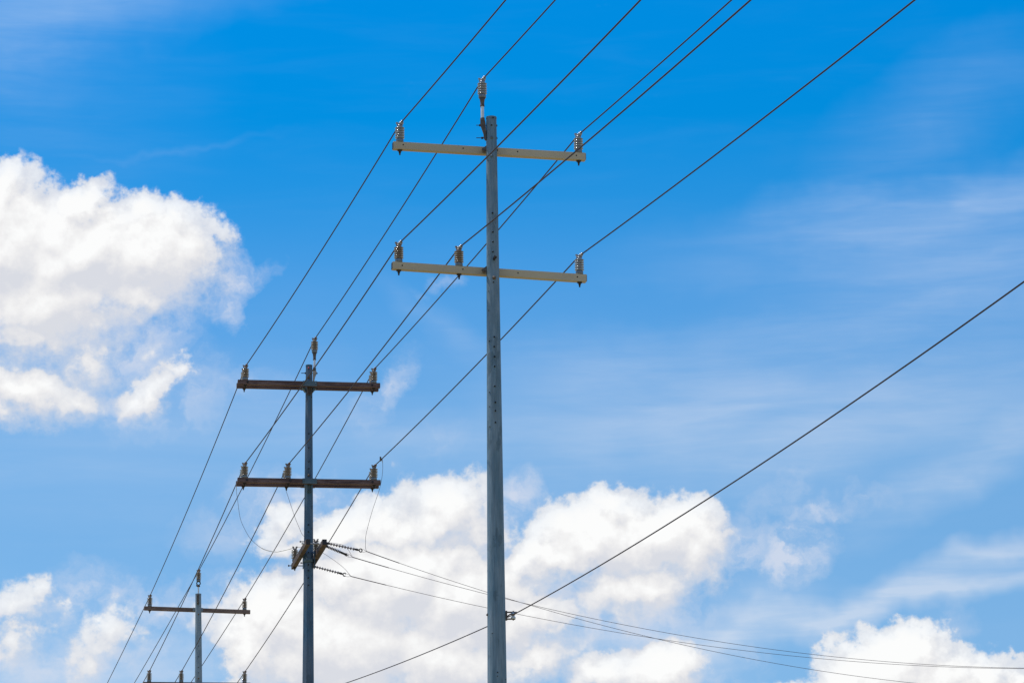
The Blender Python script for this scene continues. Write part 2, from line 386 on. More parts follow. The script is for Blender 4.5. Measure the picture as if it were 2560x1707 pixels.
def shaft(p, root, m, sides, rot, holes, smooth=False, cap_extra=0):
    mb = MB(); L = (p.top - p.base).length; K = 40
    a = Vector((1, 0, 0)); b = p.ax.cross(a).normalized(); a = b.cross(p.ax)
    vs = []
    for i in range(K + 1):
        c = p.base + (p.top - p.base) * (i / K); r = radius(p, c.z)
        for j in range(sides):
            th = 2 * math.pi * (j / sides) + rot; vs.append(c + (a * math.cos(th) + b * math.sin(th)) * r)
    mb.add(vs, [[i * sides + j, i * sides + (j + 1) % sides, (i + 1) * sides + (j + 1) % sides, (i + 1) * sides + j] for i in range(K) for j in range(sides)], 0, smooth)
    # rim and closed top
    tv = vs[-sides:]; ctr = p.top
    rim = [ctr + (v - ctr) * 1.04 for v in tv]; up = p.ax * .012
    mb.add([v - up for v in rim] + [v + up for v in rim], [[j, (j + 1) % sides, (j + 1) % sides + sides, j + sides] for j in range(sides)] + [[j + sides for j in range(sides)], list(range(sides))[::-1]], 0)
    for (px, py, rr) in holes:
        rr *= 1.25
        c, n = surf_hit(p, px, py)
        if not smooth: c = c + n * .0015
        n2 = (n + Vector((0, 0, 0))).normalized()
        mb.lathe([(rr * 1.25, -.02), (rr * 1.25, .004), (rr, .0045)], c, n2, 10, 0)
        mb.lathe([(rr, .0048), (0, .0048)], c, n2, 10, 1)
    return obj('shaft', mb, [m, M['hole']], root, p.base)

def post_insulator(kind):
    """line-post insulator, upright, origin at the underside of its base"""
    me = {}
    n_sh = {'grey': 5, 'brown': 6, 'far': 6}[kind]
    H0, H1 = .046, .198
    prof = [(.030, H0 - .004)]
    for i in range(n_sh):
        z0 = H0 + (H1 - H0) * i / n_sh; st = (H1 - H0) / n_sh; R1 = .0575 if kind != 'far' else .060
        tk = .24 if kind == 'grey' else .15
        prof += [(.027, z0 + .12 * st), (R1 - .006, z0 + st * .30), (R1, z0 + st * .36), (R1 - .001, z0 + st * (.36 + tk)), (.040, z0 + st * (.52 + tk)), (.027, z0 + st * .98)]
    prof += [(.030, H1 + .004), (.029, H1 + .012), (0, H1 + .012)]
    b = MB().lathe(prof, n=24)
    me['body'] = b.mesh('insulator', [M[{'grey': 'grey_porc', 'brown': 'brown_porc', 'far': 'far_porc'}[kind]]])
    c = MB().lathe([(0, 0), (.040, 0), (.046, .004), (.046, .036), (.042, .044), (.034, .049), (0, .049)], n=20)
    me['base_cap'] = c.mesh('base_cap', [M['cap']])
    t = MB().lathe([(.032, H1 + .006), (.033, H1 + .022), (.026, H1 + .024), (0, H1 + .024)], n=16)
    for sx in (-1, 1):
        t.box((sx * .026, 0, H1 + .034), ((1, 0, 0), (0, 1, 0), (0, 0, 1)), (.011, .020, .014), .003)
        t.box((sx * .031, 0, H1 + .050), ((1, 0, 0), (0, 1, 0), (0, 0, 1)), (.015, .024, .0045), .002)
    me['top_clamp'] = t.mesh('top_clamp', [M['galv' if kind == 'grey' else 'clampm']])
    q = MB().lathe([(0, -.001), (.03, -.001), (.032, -.008), (.026, -.014), (.016, -.016), (.015, -.036), (.010, -.038), (.0095, -.062), (0, -.064)], n=12)
    me['stud'] = q.mesh('stud', [M['dark']])
    return me
INS = {k: post_insulator(k) for k in ('grey', 'brown', 'far')}
WIRE_Z = .236
def put_insulator(root, base, kind, below=None, yaw=0.0):
    """insulator part with its base cap, top clamp and (under the arm) its stud"""
    o = link('insulator', INS[kind]['body'], base, root); o.rotation_euler.z = yaw
    for nm in ('base_cap', 'top_clamp'):
        ch = link(nm, INS[kind][nm], base, o)
    if below is not None:
        ch = link('stud', INS[kind]['stud'], Vector(base) - Vector((0, 0, below)), o)
    return Vector(base) + Vector((0, 0, WIRE_Z))

def crossarm(p, root, Lpx, Rpx, off, h, d, m, name='crossarm', holes=(), hollow=False):
    """Lpx, Rpx: photo points at the ends of the near face's centre line; off: near face, metres behind the pole axis"""
    A = PT(p, *Lpx, off); B = PT(p, *Rpx, off)
    zc = (A.z + B.z) / 2
    u = (B - A).normalized(); n = Vector((0, 0, 1)).cross(u).normalized(); w = u.cross(n)
    c = (A + B) / 2 + n * (d / 2); L = (B - A).length
    mb = MB().box(c, (u, n, w), (L / 2, d / 2, h / 2), .007)
    for (px, py, rr) in holes:
        q = PT(p, px, py, off); mb.lathe([(rr, 0), (rr, -.0012), (0, -.0012)], q, n, 10, 1)
    o = obj(name, mb, [m, M['hole']], root, c)
    if hollow:
        for s_ in (-1, 1):
            e = MB().box(c + u * (s_ * (L / 2 + .002)), (u, n, w), (.003, d / 2 - .008, h / 2 - .008), .001)
            obj('dark_hollow_end', e, M['dark'], o)  # dark plate colours in the shade inside the hollow arm end
    arm = Pole(); arm.A, arm.B, arm.u, arm.n, arm.w, arm.c, arm.h, arm.d, arm.L, arm.o = A, B, u, n, w, c, h, d, L, o
    arm.p = p; arm.off = off
    return arm
def arm_top(arm, px):
    """point on top of an arm, over its middle, at a photo column"""
    cy = 0
    f = lambda t: arm.c + arm.u * t + arm.w * (arm.h / 2)
    lo, hi = -arm.L / 2, arm.L / 2
    for _ in range(40):
        mi = (lo + hi) / 2; q = ROT.transposed() @ (f(mi) - EYE); x = 1280 + q.x / -q.z * FP
        if x < px: lo = mi
        else: hi = mi
    return f(lo)
def proj(v):
    q = ROT.transposed() @ (Vector(v) - EYE); return (1280 + q.x / -q.z * FP, 853.5 - q.y / -q.z * FP)

def bolt(root, a, b, r=.008, head=.016, m='dark', name='bolt'):
    a, b = Vector(a), Vector(b); t = (b - a).normalized()
    mb = MB().tube([a, b], r, 8)
    mb.tube([a + t * .004, a + t * .018], head, 6, smooth=False)
    return obj(name, mb, M[m], root)
def dome_bolt(root, p, px, py, r, m='teal', out=.02):
    c, n = surf_hit(p, px, py)
    mb = MB().lathe([(r * 1.1, -.006), (r * 1.1, .003), (r, .004), (r * .8, out * .7), (r * .4, out), (0, out * 1.05)], c, n, 12)
    return obj('bolt', mb, M[m], root)

def post_top(root, p, base_px, pipe_px, pipe_r, brackets, kind, side, off=0.0, style='socket'):
    """upright post on the pole's shoulder that carries the top insulator"""
    ib = PT(p, *base_px, off); pt = PT(p, pipe_px[0], pipe_px[1], off); pb = PT(p, pipe_px[0], pipe_px[2], off)
    pt.x = pb.x = ib.x; pt.y = pb.y = ib.y
    post = obj('top_post', MB().tube([pb, pt + Vector((0, 0, .01))], pipe_r, 14), M['white'], root)
    if style == 'socket':
        h = ib.z - pt.z
        s1 = MB().lathe([(pipe_r * 1.35, 0), (pipe_r * 1.5, .004), (pipe_r * 1.35, .012), (pipe_r * 1.25, h * .4), (.030, h * .8), (.038, h), (0, h)], (ib.x, ib.y, pt.z), n=16)
        obj('upper_socket', s1, M['rust'], post)
    else:
        h = ib.z - pt.z; cz = pt.z + h * .62
        ring = MB(); ring.tube([(ib.x + math.cos(t) * h * .36, ib.y, cz + math.sin(t) * h * .36) for t in [i * math.pi / 8 for i in range(17)]], .012, 8, caps=False)
        ring.lathe([(.035, 0), (.038, .01), (.030, h * .3), (0, h * .3)], (ib.x, ib.y, pt.z - .01), n=12)
        ring.tube([(ib.x - .05, ib.y, pt.z + .02), (ib.x, ib.y, pt.z + .015)], .016, 8)
        obj('shackle', ring, M['dark'], post)
    s2 = MB().lathe([(pipe_r * 1.25, -.012), (pipe_r * 1.45, 0), (pipe_r * 1.45, .024), (pipe_r * 1.2, .034)], pb - Vector((0, 0, .004)), n=16)
    obj('lower_socket', s2, M['rust'], post)
    wz = put_insulator(root, ib, kind)
    return wz, pb, post

# ================================================================== POLE 1 (near, beige arms)
def px_dir(yaw): return yaw
p1 = make_pole(38.9, (1228.2, 296), (1242.8, 1707), 26.0, 48.5, R(13.2))
r1 = link('utility_pole', None, p1.base)
tag(r1, 'tall grey pole nearest the camera, carrying two beige crossarms', 'utility pole', 'utility poles along the power line')
holes1 = [(1232.4, 299, .008), (1229, 317.7, .008), (1220.4, 405, .005), (1231.3, 537.5, .009), (1232.2, 584.8, .009), (1232.4, 609.3, .009), (1232.4, 633.9, .009), (1233.6, 710, .008),
  (1222, 731.4, .005), (1222.3, 779.8, .005), (1235.7, 846.7, .009), (1223.7, 856.6, .006), (1235.7, 871, .009), (1236.5, 896, .009), (1236.5, 920.4, .009), (1237, 969.7, .009), (1224.2, 983.6, .006),
  (1238.5, 1010, .009), (1224.7, 1019.7, .006), (1238.5, 1031, .009), (1238.5, 1060, .009), (1224.7, 1069.3, .006), (1231, 1585.5, .006), (1244, 1683.5, .007), (1243.7, 1693, .005), (1264, 1699, .005), (1218.5, 1427, .004)]
shaft(p1, r1, M['pole1'], 32, .1, holes1, smooth=True)
ra = radius(p1, PT(p1, 1228, 372).z); rb_ = radius(p1, PT(p1, 1232, 675).z)
a11 = crossarm(p1, r1, (984, 362.5), (1464.6, 391.2), ra + .006, .094, .082, M['beige'],
  holes=[(1008.2, 362.4, .009), (1087.3, 368.4, .003), (1158, 371.2, .009), (1294, 379.4, .009), (1441, 389, .009)], hollow=True)
a12 = crossarm(p1, r1, (981.8, 662.5), (1467, 694.8), rb_ + .006, .094, .082, M['beige'],
  holes=[(1005.8, 663.6, .009), (1157.3, 673.2, .009), (1295, 682.5, .009), (1443.4, 692.5, .009)], hollow=True)
W1 = {}
W1['A'] = put_insulator(r1, arm_top(a11, 999.5), 'grey', .095)
W1['D'] = put_insulator(r1, arm_top(a11, 1446.3), 'grey', .095)
W1['C'] = put_insulator(r1, arm_top(a12, 996.9), 'brown', .095)
W1['E'] = put_insulator(r1, arm_top(a12, 1147.5), 'brown', .095)
W1['F'] = put_insulator(r1, arm_top(a12, 1448.7), 'grey', .095)
W1['B'], pb, post1 = post_top(r1, p1, (1205.6, 246), (1206.4, 267, 301), .0195, None, 'grey', -1)
# cast bracket from the post down to the pole's side
def loft_bracket(root, secs, th, m='rust', name='post_bracket', yv=Vector((0, 1, 0))):
    mb = MB(); vs = []
    for (a, b) in secs: vs += [a - yv * th, b - yv * th, b + yv * th, a + yv * th]
    k = len(secs); fs = [[4 * i + j, 4 * i + (j + 1) % 4, 4 * i + 4 + (j + 1) % 4, 4 * i + 4 + j] for i in range(k - 1) for j in range(4)]
    fs += [[0, 1, 2, 3], [4 * k - 1, 4 * k - 2, 4 * k - 3, 4 * k - 4]]
    return obj(name, mb.add(vs, fs), M[m], root)
S1 = [((1201, 303), (1213, 303)), ((1200.5, 313), (1214, 309)), ((1205, 325), (1215, 322)), ((1208.5, 335), (1215.5, 334)), ((1209.5, 346), (1215.8, 346)), ((1213, 351), (1216, 351))]
loft_bracket(r1, [(PT(p1, *a), PT(p1, *b)) for a, b in S1], .022)
bolt(r1, PT(p1, 1243.5, 314.5), PT(p1, 1190.5, 313.6), .005, .014); bolt(r1, PT(p1, 1243.8, 346), PT(p1, 1190.8, 345), .005, .014)
for x, y in ((1200.5, 313.8), (1206, 345.3)):
    q = PT(p1, x, y); obj('nut', MB().tube([q - Vector((.014, 0, 0)), q + Vector((.012, 0, 0))], .015, 6, smooth=False), M['dark'], r1)
for y in (348.5, 394.8): dome_bolt(r1, p1, 1229.3, y, .017)
dome_bolt(r1, p1, 1235.4, 698.8, .022, 'rust', .03)
c, n = surf_hit(p1, 1235, 652.5)
obj('step_bolt', MB().tube([c, c + n * .05 + Vector((.0, 0, .01))], .017, 8).tube([c + n * .05, c + n * .06 + Vector((.012, 0, .022))], .022, 6, smooth=False), M['dark'], r1)
# gusset clamps where the arms meet the pole
for arm, cx, cy, ex in ((a11, 1210.5, 373.5, 1244.5), (a12, 1210, 675, 0)):
    q = PT(p1, cx, cy, 0.02); mb = MB()
    a_, b_, c_ = q + Vector((-.030, 0, -.005)), q + Vector((.03, 0, .045)), q + Vector((.03, 0, -.045))
    mb.add([v + Vector((0, s_ * .02, 0)) for s_ in (-1, 1) for v in (a_, b_, c_)], [[0, 1, 2], [5, 4, 3], [0, 3, 4, 1], [1, 4, 5, 2], [2, 5, 3, 0]])
    mb.tube([q + Vector((-.01, -.045, -.012)), q + Vector((-.005, .04, -.012))], .018, 8)
    obj('arm_clamp', mb, M['rust'], r1)
    if ex: 
        q = PT(p1, ex, 377, -.0); obj('nut', MB().tube([q + Vector((-.02, -.02, 0)), q + Vector((.004, -.02, 0))], .014, 6, smooth=False), M['rust'], r1)
# secondary clevis with white spool on the right side of the shaft
ys = -0.02
def Q(x, y, off=0): return PT(p1, x, y, off)
ck = MB()
for yy in (1529.5, 1546.5):
    ck.tube([Q(1262, yy + 4 * (1 if yy < 1540 else -1)), Q(1268, yy), Q(1288, yy)], .009, 6)
ck.box(Q(1266, 1538), ((1, 0, 0), (0, 1, 0), (0, 0, 1)), (.010, .028, .055), .003)
ck.tube([Q(1283, 1526), Q(1283, 1550)], .007, 8); ck.tube([Q(1283, 1544), Q(1283, 1547)], .02, 6, smooth=False)
ck.tube([Q(1268, 1540), Q(1275, 1535), Q(1284, 1534, -.04)], .008, 6)
clev = obj('spool_bracket', ck, M['rust'], r1)
sp = MB().lathe([(.012, -.038), (.026, -.036), (.030, -.026), (.028, -.016), (.018, -.006), (.018, .006), (.028, .016), (.030, .026), (.026, .036), (.012, .038)], Q(1283, 1538.5), n=18)
obj('spool_insulator', sp, M['spool'], clev)
bolt(r1, Q(1268, 1538.5), Q(1215.5, 1536), .007, .016)
q = Q(1217, 1535); obj('nut', MB().tube([q, q + Vector((.015, 0, -.004))], .016, 6, smooth=False), M['rust'], r1)

# ================================================================== POLE 2 (middle, double brown arms)
p2 = make_pole(53.1, (772.6, 914.5), (770.3, 1707), 17.1, 30.2, R(9.5))
r2 = link('utility_pole', None, p2.base)
tag(r2, 'blue grey middle pole with doubled brown crossarms and short turned arms below', 'utility pole', 'utility poles along the power line')
holes2 = [(772.7, 924.5, .008), (779, 994, .006), (772.7, 1086, .008), (772.8, 1121, .008), (772.8, 1155.6, .008), (772.8, 1172.8, .008), (780, 1267, .006), (780, 1271, .004), (772, 1313.5, .009), (780.5, 1322.5, .006),
  (772, 1331, .009), (772, 1383, .009), (772, 1413.5, .009), (781, 1413.5, .006), (772, 1428, .009), (772, 1446, .009), (772, 1464, .009), (781, 1440, .006), (781, 1475.5, .006), (772.2, 1366, .008)]
shaft(p2, r2, M['pole2'], 8, R(22.5 + 8), holes2)
c, n = surf_hit(p2, 772, 921.6)
obj('paint_mark', MB().lathe([(.012, .004), (.012, .0062), (0, .0062)], c, n, 10), M['red'], r2)
W2 = {}; A2 = {}
for lv, (Lp, Rp) in enumerate((((594.6, 954.2), (950.7, 962.8)), ((593.9, 1199), (952, 1205)))):
    rr = radius(p2, PT(p2, 773, (Lp[1] + Rp[1]) / 2).z)
    nf = -(rr + .012 + .08)
    f = crossarm(p2, r2, Lp, Rp, nf, .082, .078, M['timber'])
    k = crossarm(p2, r2, Lp, Rp, nf, .082, .078, M['timber'])
    # slide the second arm straight behind the pole
    sep = 2 * rr + .024 + .08
    k.o.location += p2.n * sep; k.c = k.c + p2.n * sep
    A2[lv] = (f, k, rr, sep)
for key, lv, x in (('A', 0, 613.4), ('D', 0, 934.7), ('C', 1, 611.5), ('E', 1, 719.9), ('F', 1, 935.4)):
    f, k, rr, sep = A2[lv]; t0 = arm_top(f, x)
    w0 = put_insulator(r2, t0, 'far', .083); w1 = put_insulator(r2, t0 + p2.n * sep, 'far', .083)
    W2[key] = (w0, w1)
    tt = t0 - Vector((0, 0, .041)) + f.u * .033 * (1 if x < 800 else -1)
    bolt(r2, tt - p2.n * .06, tt + p2.n * (sep + .07), .007, .02)
for lv in (0, 1):
    f, k, rr, sep = A2[lv]
    cx = on_axis(p2, f.c.z); 
    for s_, b_ in ((-1, -(rr + .012 + .08 + .005)), (1, (rr + .012 + .08 + .005))):
        c = cx + p2.n * b_
        mb = MB().box(c, (p2.a, p2.n, (0, 0, 1)), (.118, .005, .044), .002)
        for t in (-.098, .098): mb.lathe([(.013, 0), (.012, .012), (0, .013)], c + p2.a * t - p2.n * .004, -p2.n, 8)
        obj('arm_plate', mb, M['teal'], r2)
    # knee plates under the arms against the shaft
    kb = MB()
    for s_ in (-1, 1):
        e = p2.a * (s_ * .035)
        c = cx - p2.n * (rr + .02) + e
        kb.box(c - Vector((0, 0, .08)), (p2.a, p2.n, (0, 0, 1)), (.004, .022, .075), .001)
    kb.box(cx - p2.n * (rr + .006) - Vector((0, 0, .085)), (p2.a, p2.n, (0, 0, 1)), (.040, .004, .085), .001)
    kb.lathe([(.016, 0), (.014, .02), (0, .022)], cx - p2.n * (rr + .008) - Vector((0, 0, .135)), -p2.n, 8)
    kb.box(cx - p2.n * (rr + .02) - Vector((0, 0, .165)), (p2.a, p2.n, (0, 0, 1)), (.040, .018, .004), .001)
    obj('knee_bracket', kb, M['teal'] if lv else M['rust'], r2)
    for s_ in (-1, 1):
        tr_ = MB(); e0 = cx + p2.a * (s_ * .118) - Vector((0, 0, .044)); e1 = cx + p2.a * (s_ * (rr + .002)) - Vector((0, 0, .12))
        tr_.add([v + p2.n * q_ for q_ in (-.05, .05) for v in (e0, cx + p2.a * (s_ * rr) - Vector((0, 0, .044)), e1)], [[0, 1, 2], [5, 4, 3], [0, 3, 4, 1], [1, 4, 5, 2], [2, 5, 3, 0]])
        if lv == 0: obj('gusset', tr_, M['teal'], r2)
    dome_bolt(r2, p2, 772.3, 946 if lv == 0 else 1190, .018, 'rust', .03)
wB, pb2, post2 = post_top(r2, p2, (786.3, 882), (786.8, 900, 923.5), .0185, None, 'far', 1)
W2['B'] = (wB, None)
S2 = [((782.5, 927), (791, 927)), ((782.3, 933), (791.5, 933)), ((782.2, 942), (788, 942)), ((782, 952), (785.5, 952))]
loft_bracket(r2, [(PT(p2, *a), PT(p2, *b)) for a, b in S2], .022, 'clampm')
bolt(r2, PT(p2, 794, 933), PT(p2, 753, 932.5), .006, .014)
q = PT(p2, 762, 932.5); obj('nut', MB().tube([q, q + Vector((.03, 0, 0))], .016, 6, smooth=False), M['dark'], r2)

# short pair of arms turned along the line, for the branch circuit
def tap_arm(near_px, far_px, zc, half):
    N_ = EYE + ray(*near_px) * (zc - half); F_ = EYE + ray(*far_px) * (zc + half)
    F_.z = N_.z + (F_.z - N_.z) * .3     # keep the arm nearly level
    q = N_; return N_, F_
zt = (PT(p2, 772, 1385) - EYE).dot(ROT @ Vector((0, 0, -1)))
TA = {}
for nm, npx in (('L', (770.3, 1353.8)), ('R', (811.6, 1354.3))):
    Nn = EYE + ray(*npx) * (zt - 1.0)
    # level arm: choose the far end at the same height under the photo's far point column
    dirp = (733.5, 1416) if nm == 'L' else (775.5, 1416)
    d = ray(*dirp); t = (Nn.z - EYE.z) / d.z; Ff = EYE + d * t
    u = (Ff - Nn); L = u.length; u = u.normalized(); n = Vector((0, 0, 1)).cross(u).normalized()
    c = (Nn + Ff) / 2
    mb = MB().box(c, (u, n, (0, 0, 1)), (L / 2, .036, .046), .004)
    mb.lathe([(.011, .038), (.011, .0375), (0, .0375)], c + u * .1, -n, 8, 1)
    TA[nm] = (Nn, Ff, u, n, L, obj('branch_crossarm', mb, [M['timber_tap'], M['hole']], r2, c))
    for e_ in (-1, 1): obj('shaded_end', MB().box(c + u * (e_ * (L / 2 + .0015)), (u, n, (0, 0, 1)), (.003, .034, .044), .001), M['dark'], TA[nm][5])  # dark plates: shade on the arm ends put into the colour
    print('tap arm', nm, round(L, 2), [round(v, 2) for v in Nn], [round(v, 2) for v in Ff], proj(Ff))
def tap(nm, s, side=0.0, up=0.0):
    Nn, Ff, u, n, L, o = TA[nm]; return Nn + u * (L * s) + n * side + Vector((0, 0, up))
iL = tap('L', .90, 0, .046); iR = tap('R', .60, 0, .046)
tL = put_insulator(r2, iL, 'far', .092); tR = put_insulator(r2, iR, 'far', .092)
# spacer bolts joining the pair
bolt(r2, tap('L', .07, .09), tap('R', .07, -.05), .008, .018, 'galv', 'spacer_bolt')
bolt(r2, tap('L', .96, .1), tap('R', .96, -.05), .008, .018, 'dark', 'spacer_bolt')
mc = MB()
for nm, s_ in (('L', 1), ('R', -1)):
    c = tap(nm, .5, -s_ * .046, -.09); mc.box(c, (TA[nm][2], TA[nm][3], (0, 0, 1)), (.06, .006, .14), .002)
cc = on_axis(p2, TA['L'][0].z - .11)
mc.lathe([(radius(p2, cc.z) + .012, -.03), (radius(p2, cc.z) + .016, -.026), (radius(p2, cc.z) + .016, .026), (radius(p2, cc.z) + .012, .03)], cc, n=16)
obj('pole_band', mc, M['teal'], r2)
for y, x0, x1 in ((1353.3, 749, 797), (1406.5, 751, 765)):
    bolt(r2, PT(p2, x0, y, -.02), PT(p2, x1, y, -.02), .007, .016)

# ================================================================== POLE 3 (far)
p3 = make_pole(70.6, (495.7, 1485), (496.3, 1707), 14.6, 18.4, R(13.5))
r3 = link('utility_pole', None, p3.base)
tag(r3, 'smallest pale grey pole, farthest left, lower crossarm at the bottom edge', 'utility pole', 'utility poles along the power line')
shaft(p3, r3, M['pole3'], 24, 0, [(501.5, 1545, .005), (497, 1615, .008), (497, 1642, .008), (497, 1668.5, .008), (497, 1682, .008)], smooth=True)
rr3 = radius(p3, PT(p3, 495, 1524).z)
a31 = crossarm(p3, r3, (360.6, 1518.9), (626, 1528.4), rr3 + .02, .086, .078, M['timber_far'], holes=[(378.7, 1518.5, .008), (607.5, 1527.5, .008)])
a32 = crossarm(p3, r3, (359.3, 1708), (626.3, 1710), rr3 + .03, .086, .078, M['timber_far'])
W3 = {}
for key, arm, x in (('A', a31, 374.3), ('D', a31, 611.3), ('C', a32, 372.7), ('E', a32, 453), ('F', a32, 611.3)):
    W3[key] = put_insulator(r3, arm_top(arm, x), 'far', .087)
W3['B'], _, _ = post_top(r3, p3, (496.3, 1452.6), (497.3, 1465, 1488), .0165, None, 'far', 1, -.03, 'shackle')
fp = MB(); c = on_axis(p3, PT(p3, 496, 1500).z) - Vector((0, rr3 + .02, 0))
fp.box(c, ((1, 0, 0), (0, 1, 0), p3.ax), (.024, .02, .10), .006); fp.lathe([(.015, 0), (.012, .02), (0, .02)], c - Vector((0, .02, .075)), (0, -1, 0), 8)
fp.lathe([(.022, -.01), (.03, .02), (.026, .05)], c + Vector((0, 0, .07)), n=12)
obj('post_bracket', fp, M['rust'], r3)
for s_ in (-1, 1):
    c = on_axis(p3, a31.c.z) + p3.n * (rr3 - .0) + p3.a * (s_ * (rr3 + .022))
    obj('arm_clamp', MB().box(c, (p3.a, p3.n, (0, 0, 1)), (.022, .03, .04), .004), M['cap'], r3)
dome_bolt(r3, p3, 497, 1536, .018, 'rust'); dome_bolt(r3, p3, 497, 1696, .018, 'rust')

# ------------------------------------------------------------------ conductors
def span(P0, P1, k, n=26, ext=0.0):
    """hanging span between two points: parabola with curvature k; ext metres past P1"""
    P0, P1 = Vector(P0), Vector(P1); h = Vector((P1.x - P0.x, P1.y - P0.y, 0)); L = h.length; h /= L; m = (P1.z - P0.z) / L
    out = []
    for i in range(n + 1):
        s = (L + ext) * i / n; out.append(P0 + h * s + Vector((0, 0, m * s - k * s * (L - s))))
    return out
def vplane(px, py, P, h):
    n = Vector((0, 0, 1)).cross(h).normalized(); return plane_hit(px, py, P, n)
top_px = {'A': 1264.7, 'B': 1388.8, 'C': 1602, 'D': 1829.6, 'E': 1877.5, 'F': 2287.8}
bot_px = {'A': 268.8, 'B': 336.3, 'C': 355.7, 'D': 476, 'E': 435, 'F': 591}
h0 = -p1.n; KA, KB, KC = .0009, .0010, .0010
v34 = {}
LAB = {'A': 'leftmost dark wire, over the left ends of the upper crossarms',
 'B': 'dark wire on the tall insulators above each pole top',
 'C': 'dark wire over the left ends of the lower crossarms',
 'D': 'dark wire over the right ends of the upper crossarms',
 'E': 'dark wire over the middle insulators of the lower crossarms',
 'F': 'dark wire over the right ends of the lower crossarms'}
CP = {}
for key in 'ABCDEF':
    P1 = W1[key]; Qp = vplane(top_px[key], 0, P1, h0)
    seg0 = span(P1, Qp, KA, 30, max(0, 40 - (Qp - P1).length))[::-1]
    a, b = W2[key]; b = b or a + p2.n * .02
    seg1 = span(P1, a, KB); P3 = W3[key]; seg2 = span(b, P3, KC)
    h3 = Vector((-math.sin(R(13)), math.cos(R(13)), 0))
    if key in 'ABD': Qb = vplane(bot_px[key], 1707, P3, h3); slope = (Qb.z - P3.z) / (Qb - P3).length; v34[key] = slope
    else: slope = sum(v34.values()) / len(v34) if v34 else -.05
    Qb = P3 + h3 * 20 + Vector((0, 0, slope * 18))
    seg3 = span(P3, Qb, .0004, 14)
    print(key, 'Q', [round(v, 2) for v in Qp], 'slope34', round(slope, 3), 'w1', [round(v) for v in proj(P1)], 'w2', [round(v) for v in proj(a)], 'w3', [round(v) for v in proj(P3)])
    pts = seg0 + seg1[1:] + seg2 + seg3[1:]
    CP[key] = (seg1, seg2)
    mb = MB().tube(pts, .0082, 8)
    o = obj('power_line', mb, M['wire'], org=P1)
    tag(o, LAB[key], 'wire', 'main wires running from pole to pole')
    # tie wrap over the near insulator: thicker wound section with two collars
    for (P, s, ms) in ((P1, seg0[::-1], 'galv'), (a, seg1[::-1], 'tie'), (P3, seg2[::-1], 'tie')):
        t = (Vector(s[1]) - Vector(s[0])).normalized()
        wr = MB().tube([P - t * .06, P + t * .14], .0115, 8)
        for q_ in (.07, .135): wr.lathe([(.011, -.012), (.017, -.008), (.018, .006), (.011, .012)], P + t * q_, t, 10)
        for q_ in (-.015, .015):
            wr.tube([P + t * q_ + Vector((-.03, 0, -.022)), P + t * q_ + Vector((-.008, 0, .012)), P + t * q_ + Vector((.008, 0, .012)), P + t * q_ + Vector((.03, 0, -.022))], .004, 6)
        obj('tie_wrap', wr, M[ms], o)
    if key == 'F':
        best = min(seg1, key=lambda v: abs(proj(v)[0] - 953))
        i = seg1.index(best); j = i + 1 if proj(best)[0] > 953 else i - 1
        xa, xb = proj(seg1[i])[0], proj(seg1[j])[0]; f = (953 - xa) / (xb - xa); CF = seg1[i].lerp(seg1[j], f)
        t = (seg1[j] - seg1[i]).normalized()
        cb = MB().box(CF + Vector((-.012, 0, .01)), ((1, 0, 0), (0, 1, 0), (0, 0, 1)), (.012, .02, .036), .004)
        cb.tube([CF - t * .06, CF + t * .06], .014, 8); cb.tube([CF + Vector((.012, 0, -.005)), CF + Vector((.02, 0, -.03))], .008, 6)
        obj('line_clamp', cb, M['rust'], o)
    if key in 'CE':
        x0 = 591.7 if key == 'C' else 708
        ii = min(range(len(seg2) - 1), key=lambda i: abs(proj((seg2[i] + seg2[i + 1]) / 2)[0] - x0))
        xa, xb = proj(seg2[ii])[0], proj(seg2[ii + 1])[0]; f = max(0, min(1, (x0 - xa) / (xb - xa))); CC = seg2[ii].lerp(seg2[ii + 1], f)
        cb = MB().tube([CC - p2.n * .05, CC + p2.n * .05], .014, 8).box(CC, ((1, 0, 0), (0, 1, 0), (0, 0, 1)), (.012, .02, .03), .004)
        obj('line_clamp', cb, M['rust'], o)
        CP[key + 'c'] = CC
    CP[key + 'o'] = o

# low wire on the spool
def fit_plane_curve(P0, h, pxs, smax, n=40, smin=0.0):
    """parabola in the vertical plane through P0 along h that passes P0 and best fits photo points"""
    h = Vector(h).normalized(); ss = []; zs = []
    for (x, y) in pxs:
        q = vplane(x, y, P0, h); ss.append((q - P0).dot(h)); zs.append(q.z - P0.z)
    A_ = np.array([[s, s * s] for s in ss]); c, *_ = np.linalg.lstsq(A_, np.array(zs), rcond=None)
    print('curve', [round(s, 2) for s in ss], c)
    return [Vector(P0) + h * s + Vector((0, 0, c[0] * s + c[1] * s * s)) for s in [smin + (smax - smin) * i / n for i in range(n + 1)]], ss
SPL = Q(1283.5, 1535.5, -.03)
up_, ss = fit_plane_curve(SPL, -p1.n, [(1380, 1480), (1787, 1236.5), (2560, 704)], 32)
dn_, ss = fit_plane_curve(SPL, p1.n, [(1218, 1565), (1088, 1621.5), (863, 1707)], 14.0, 30)
o = obj('power_line', MB().tube(up_[::-1] + dn_[1:], .0066, 8), M['wire'], org=SPL)
tag(o, 'lone low wire tied to the white spool on the near pole', 'wire')
obj('tie_wrap', MB().tube([SPL - p1.n * .14, SPL + p1.n * .05], .0125, 8), M['tie'], o)

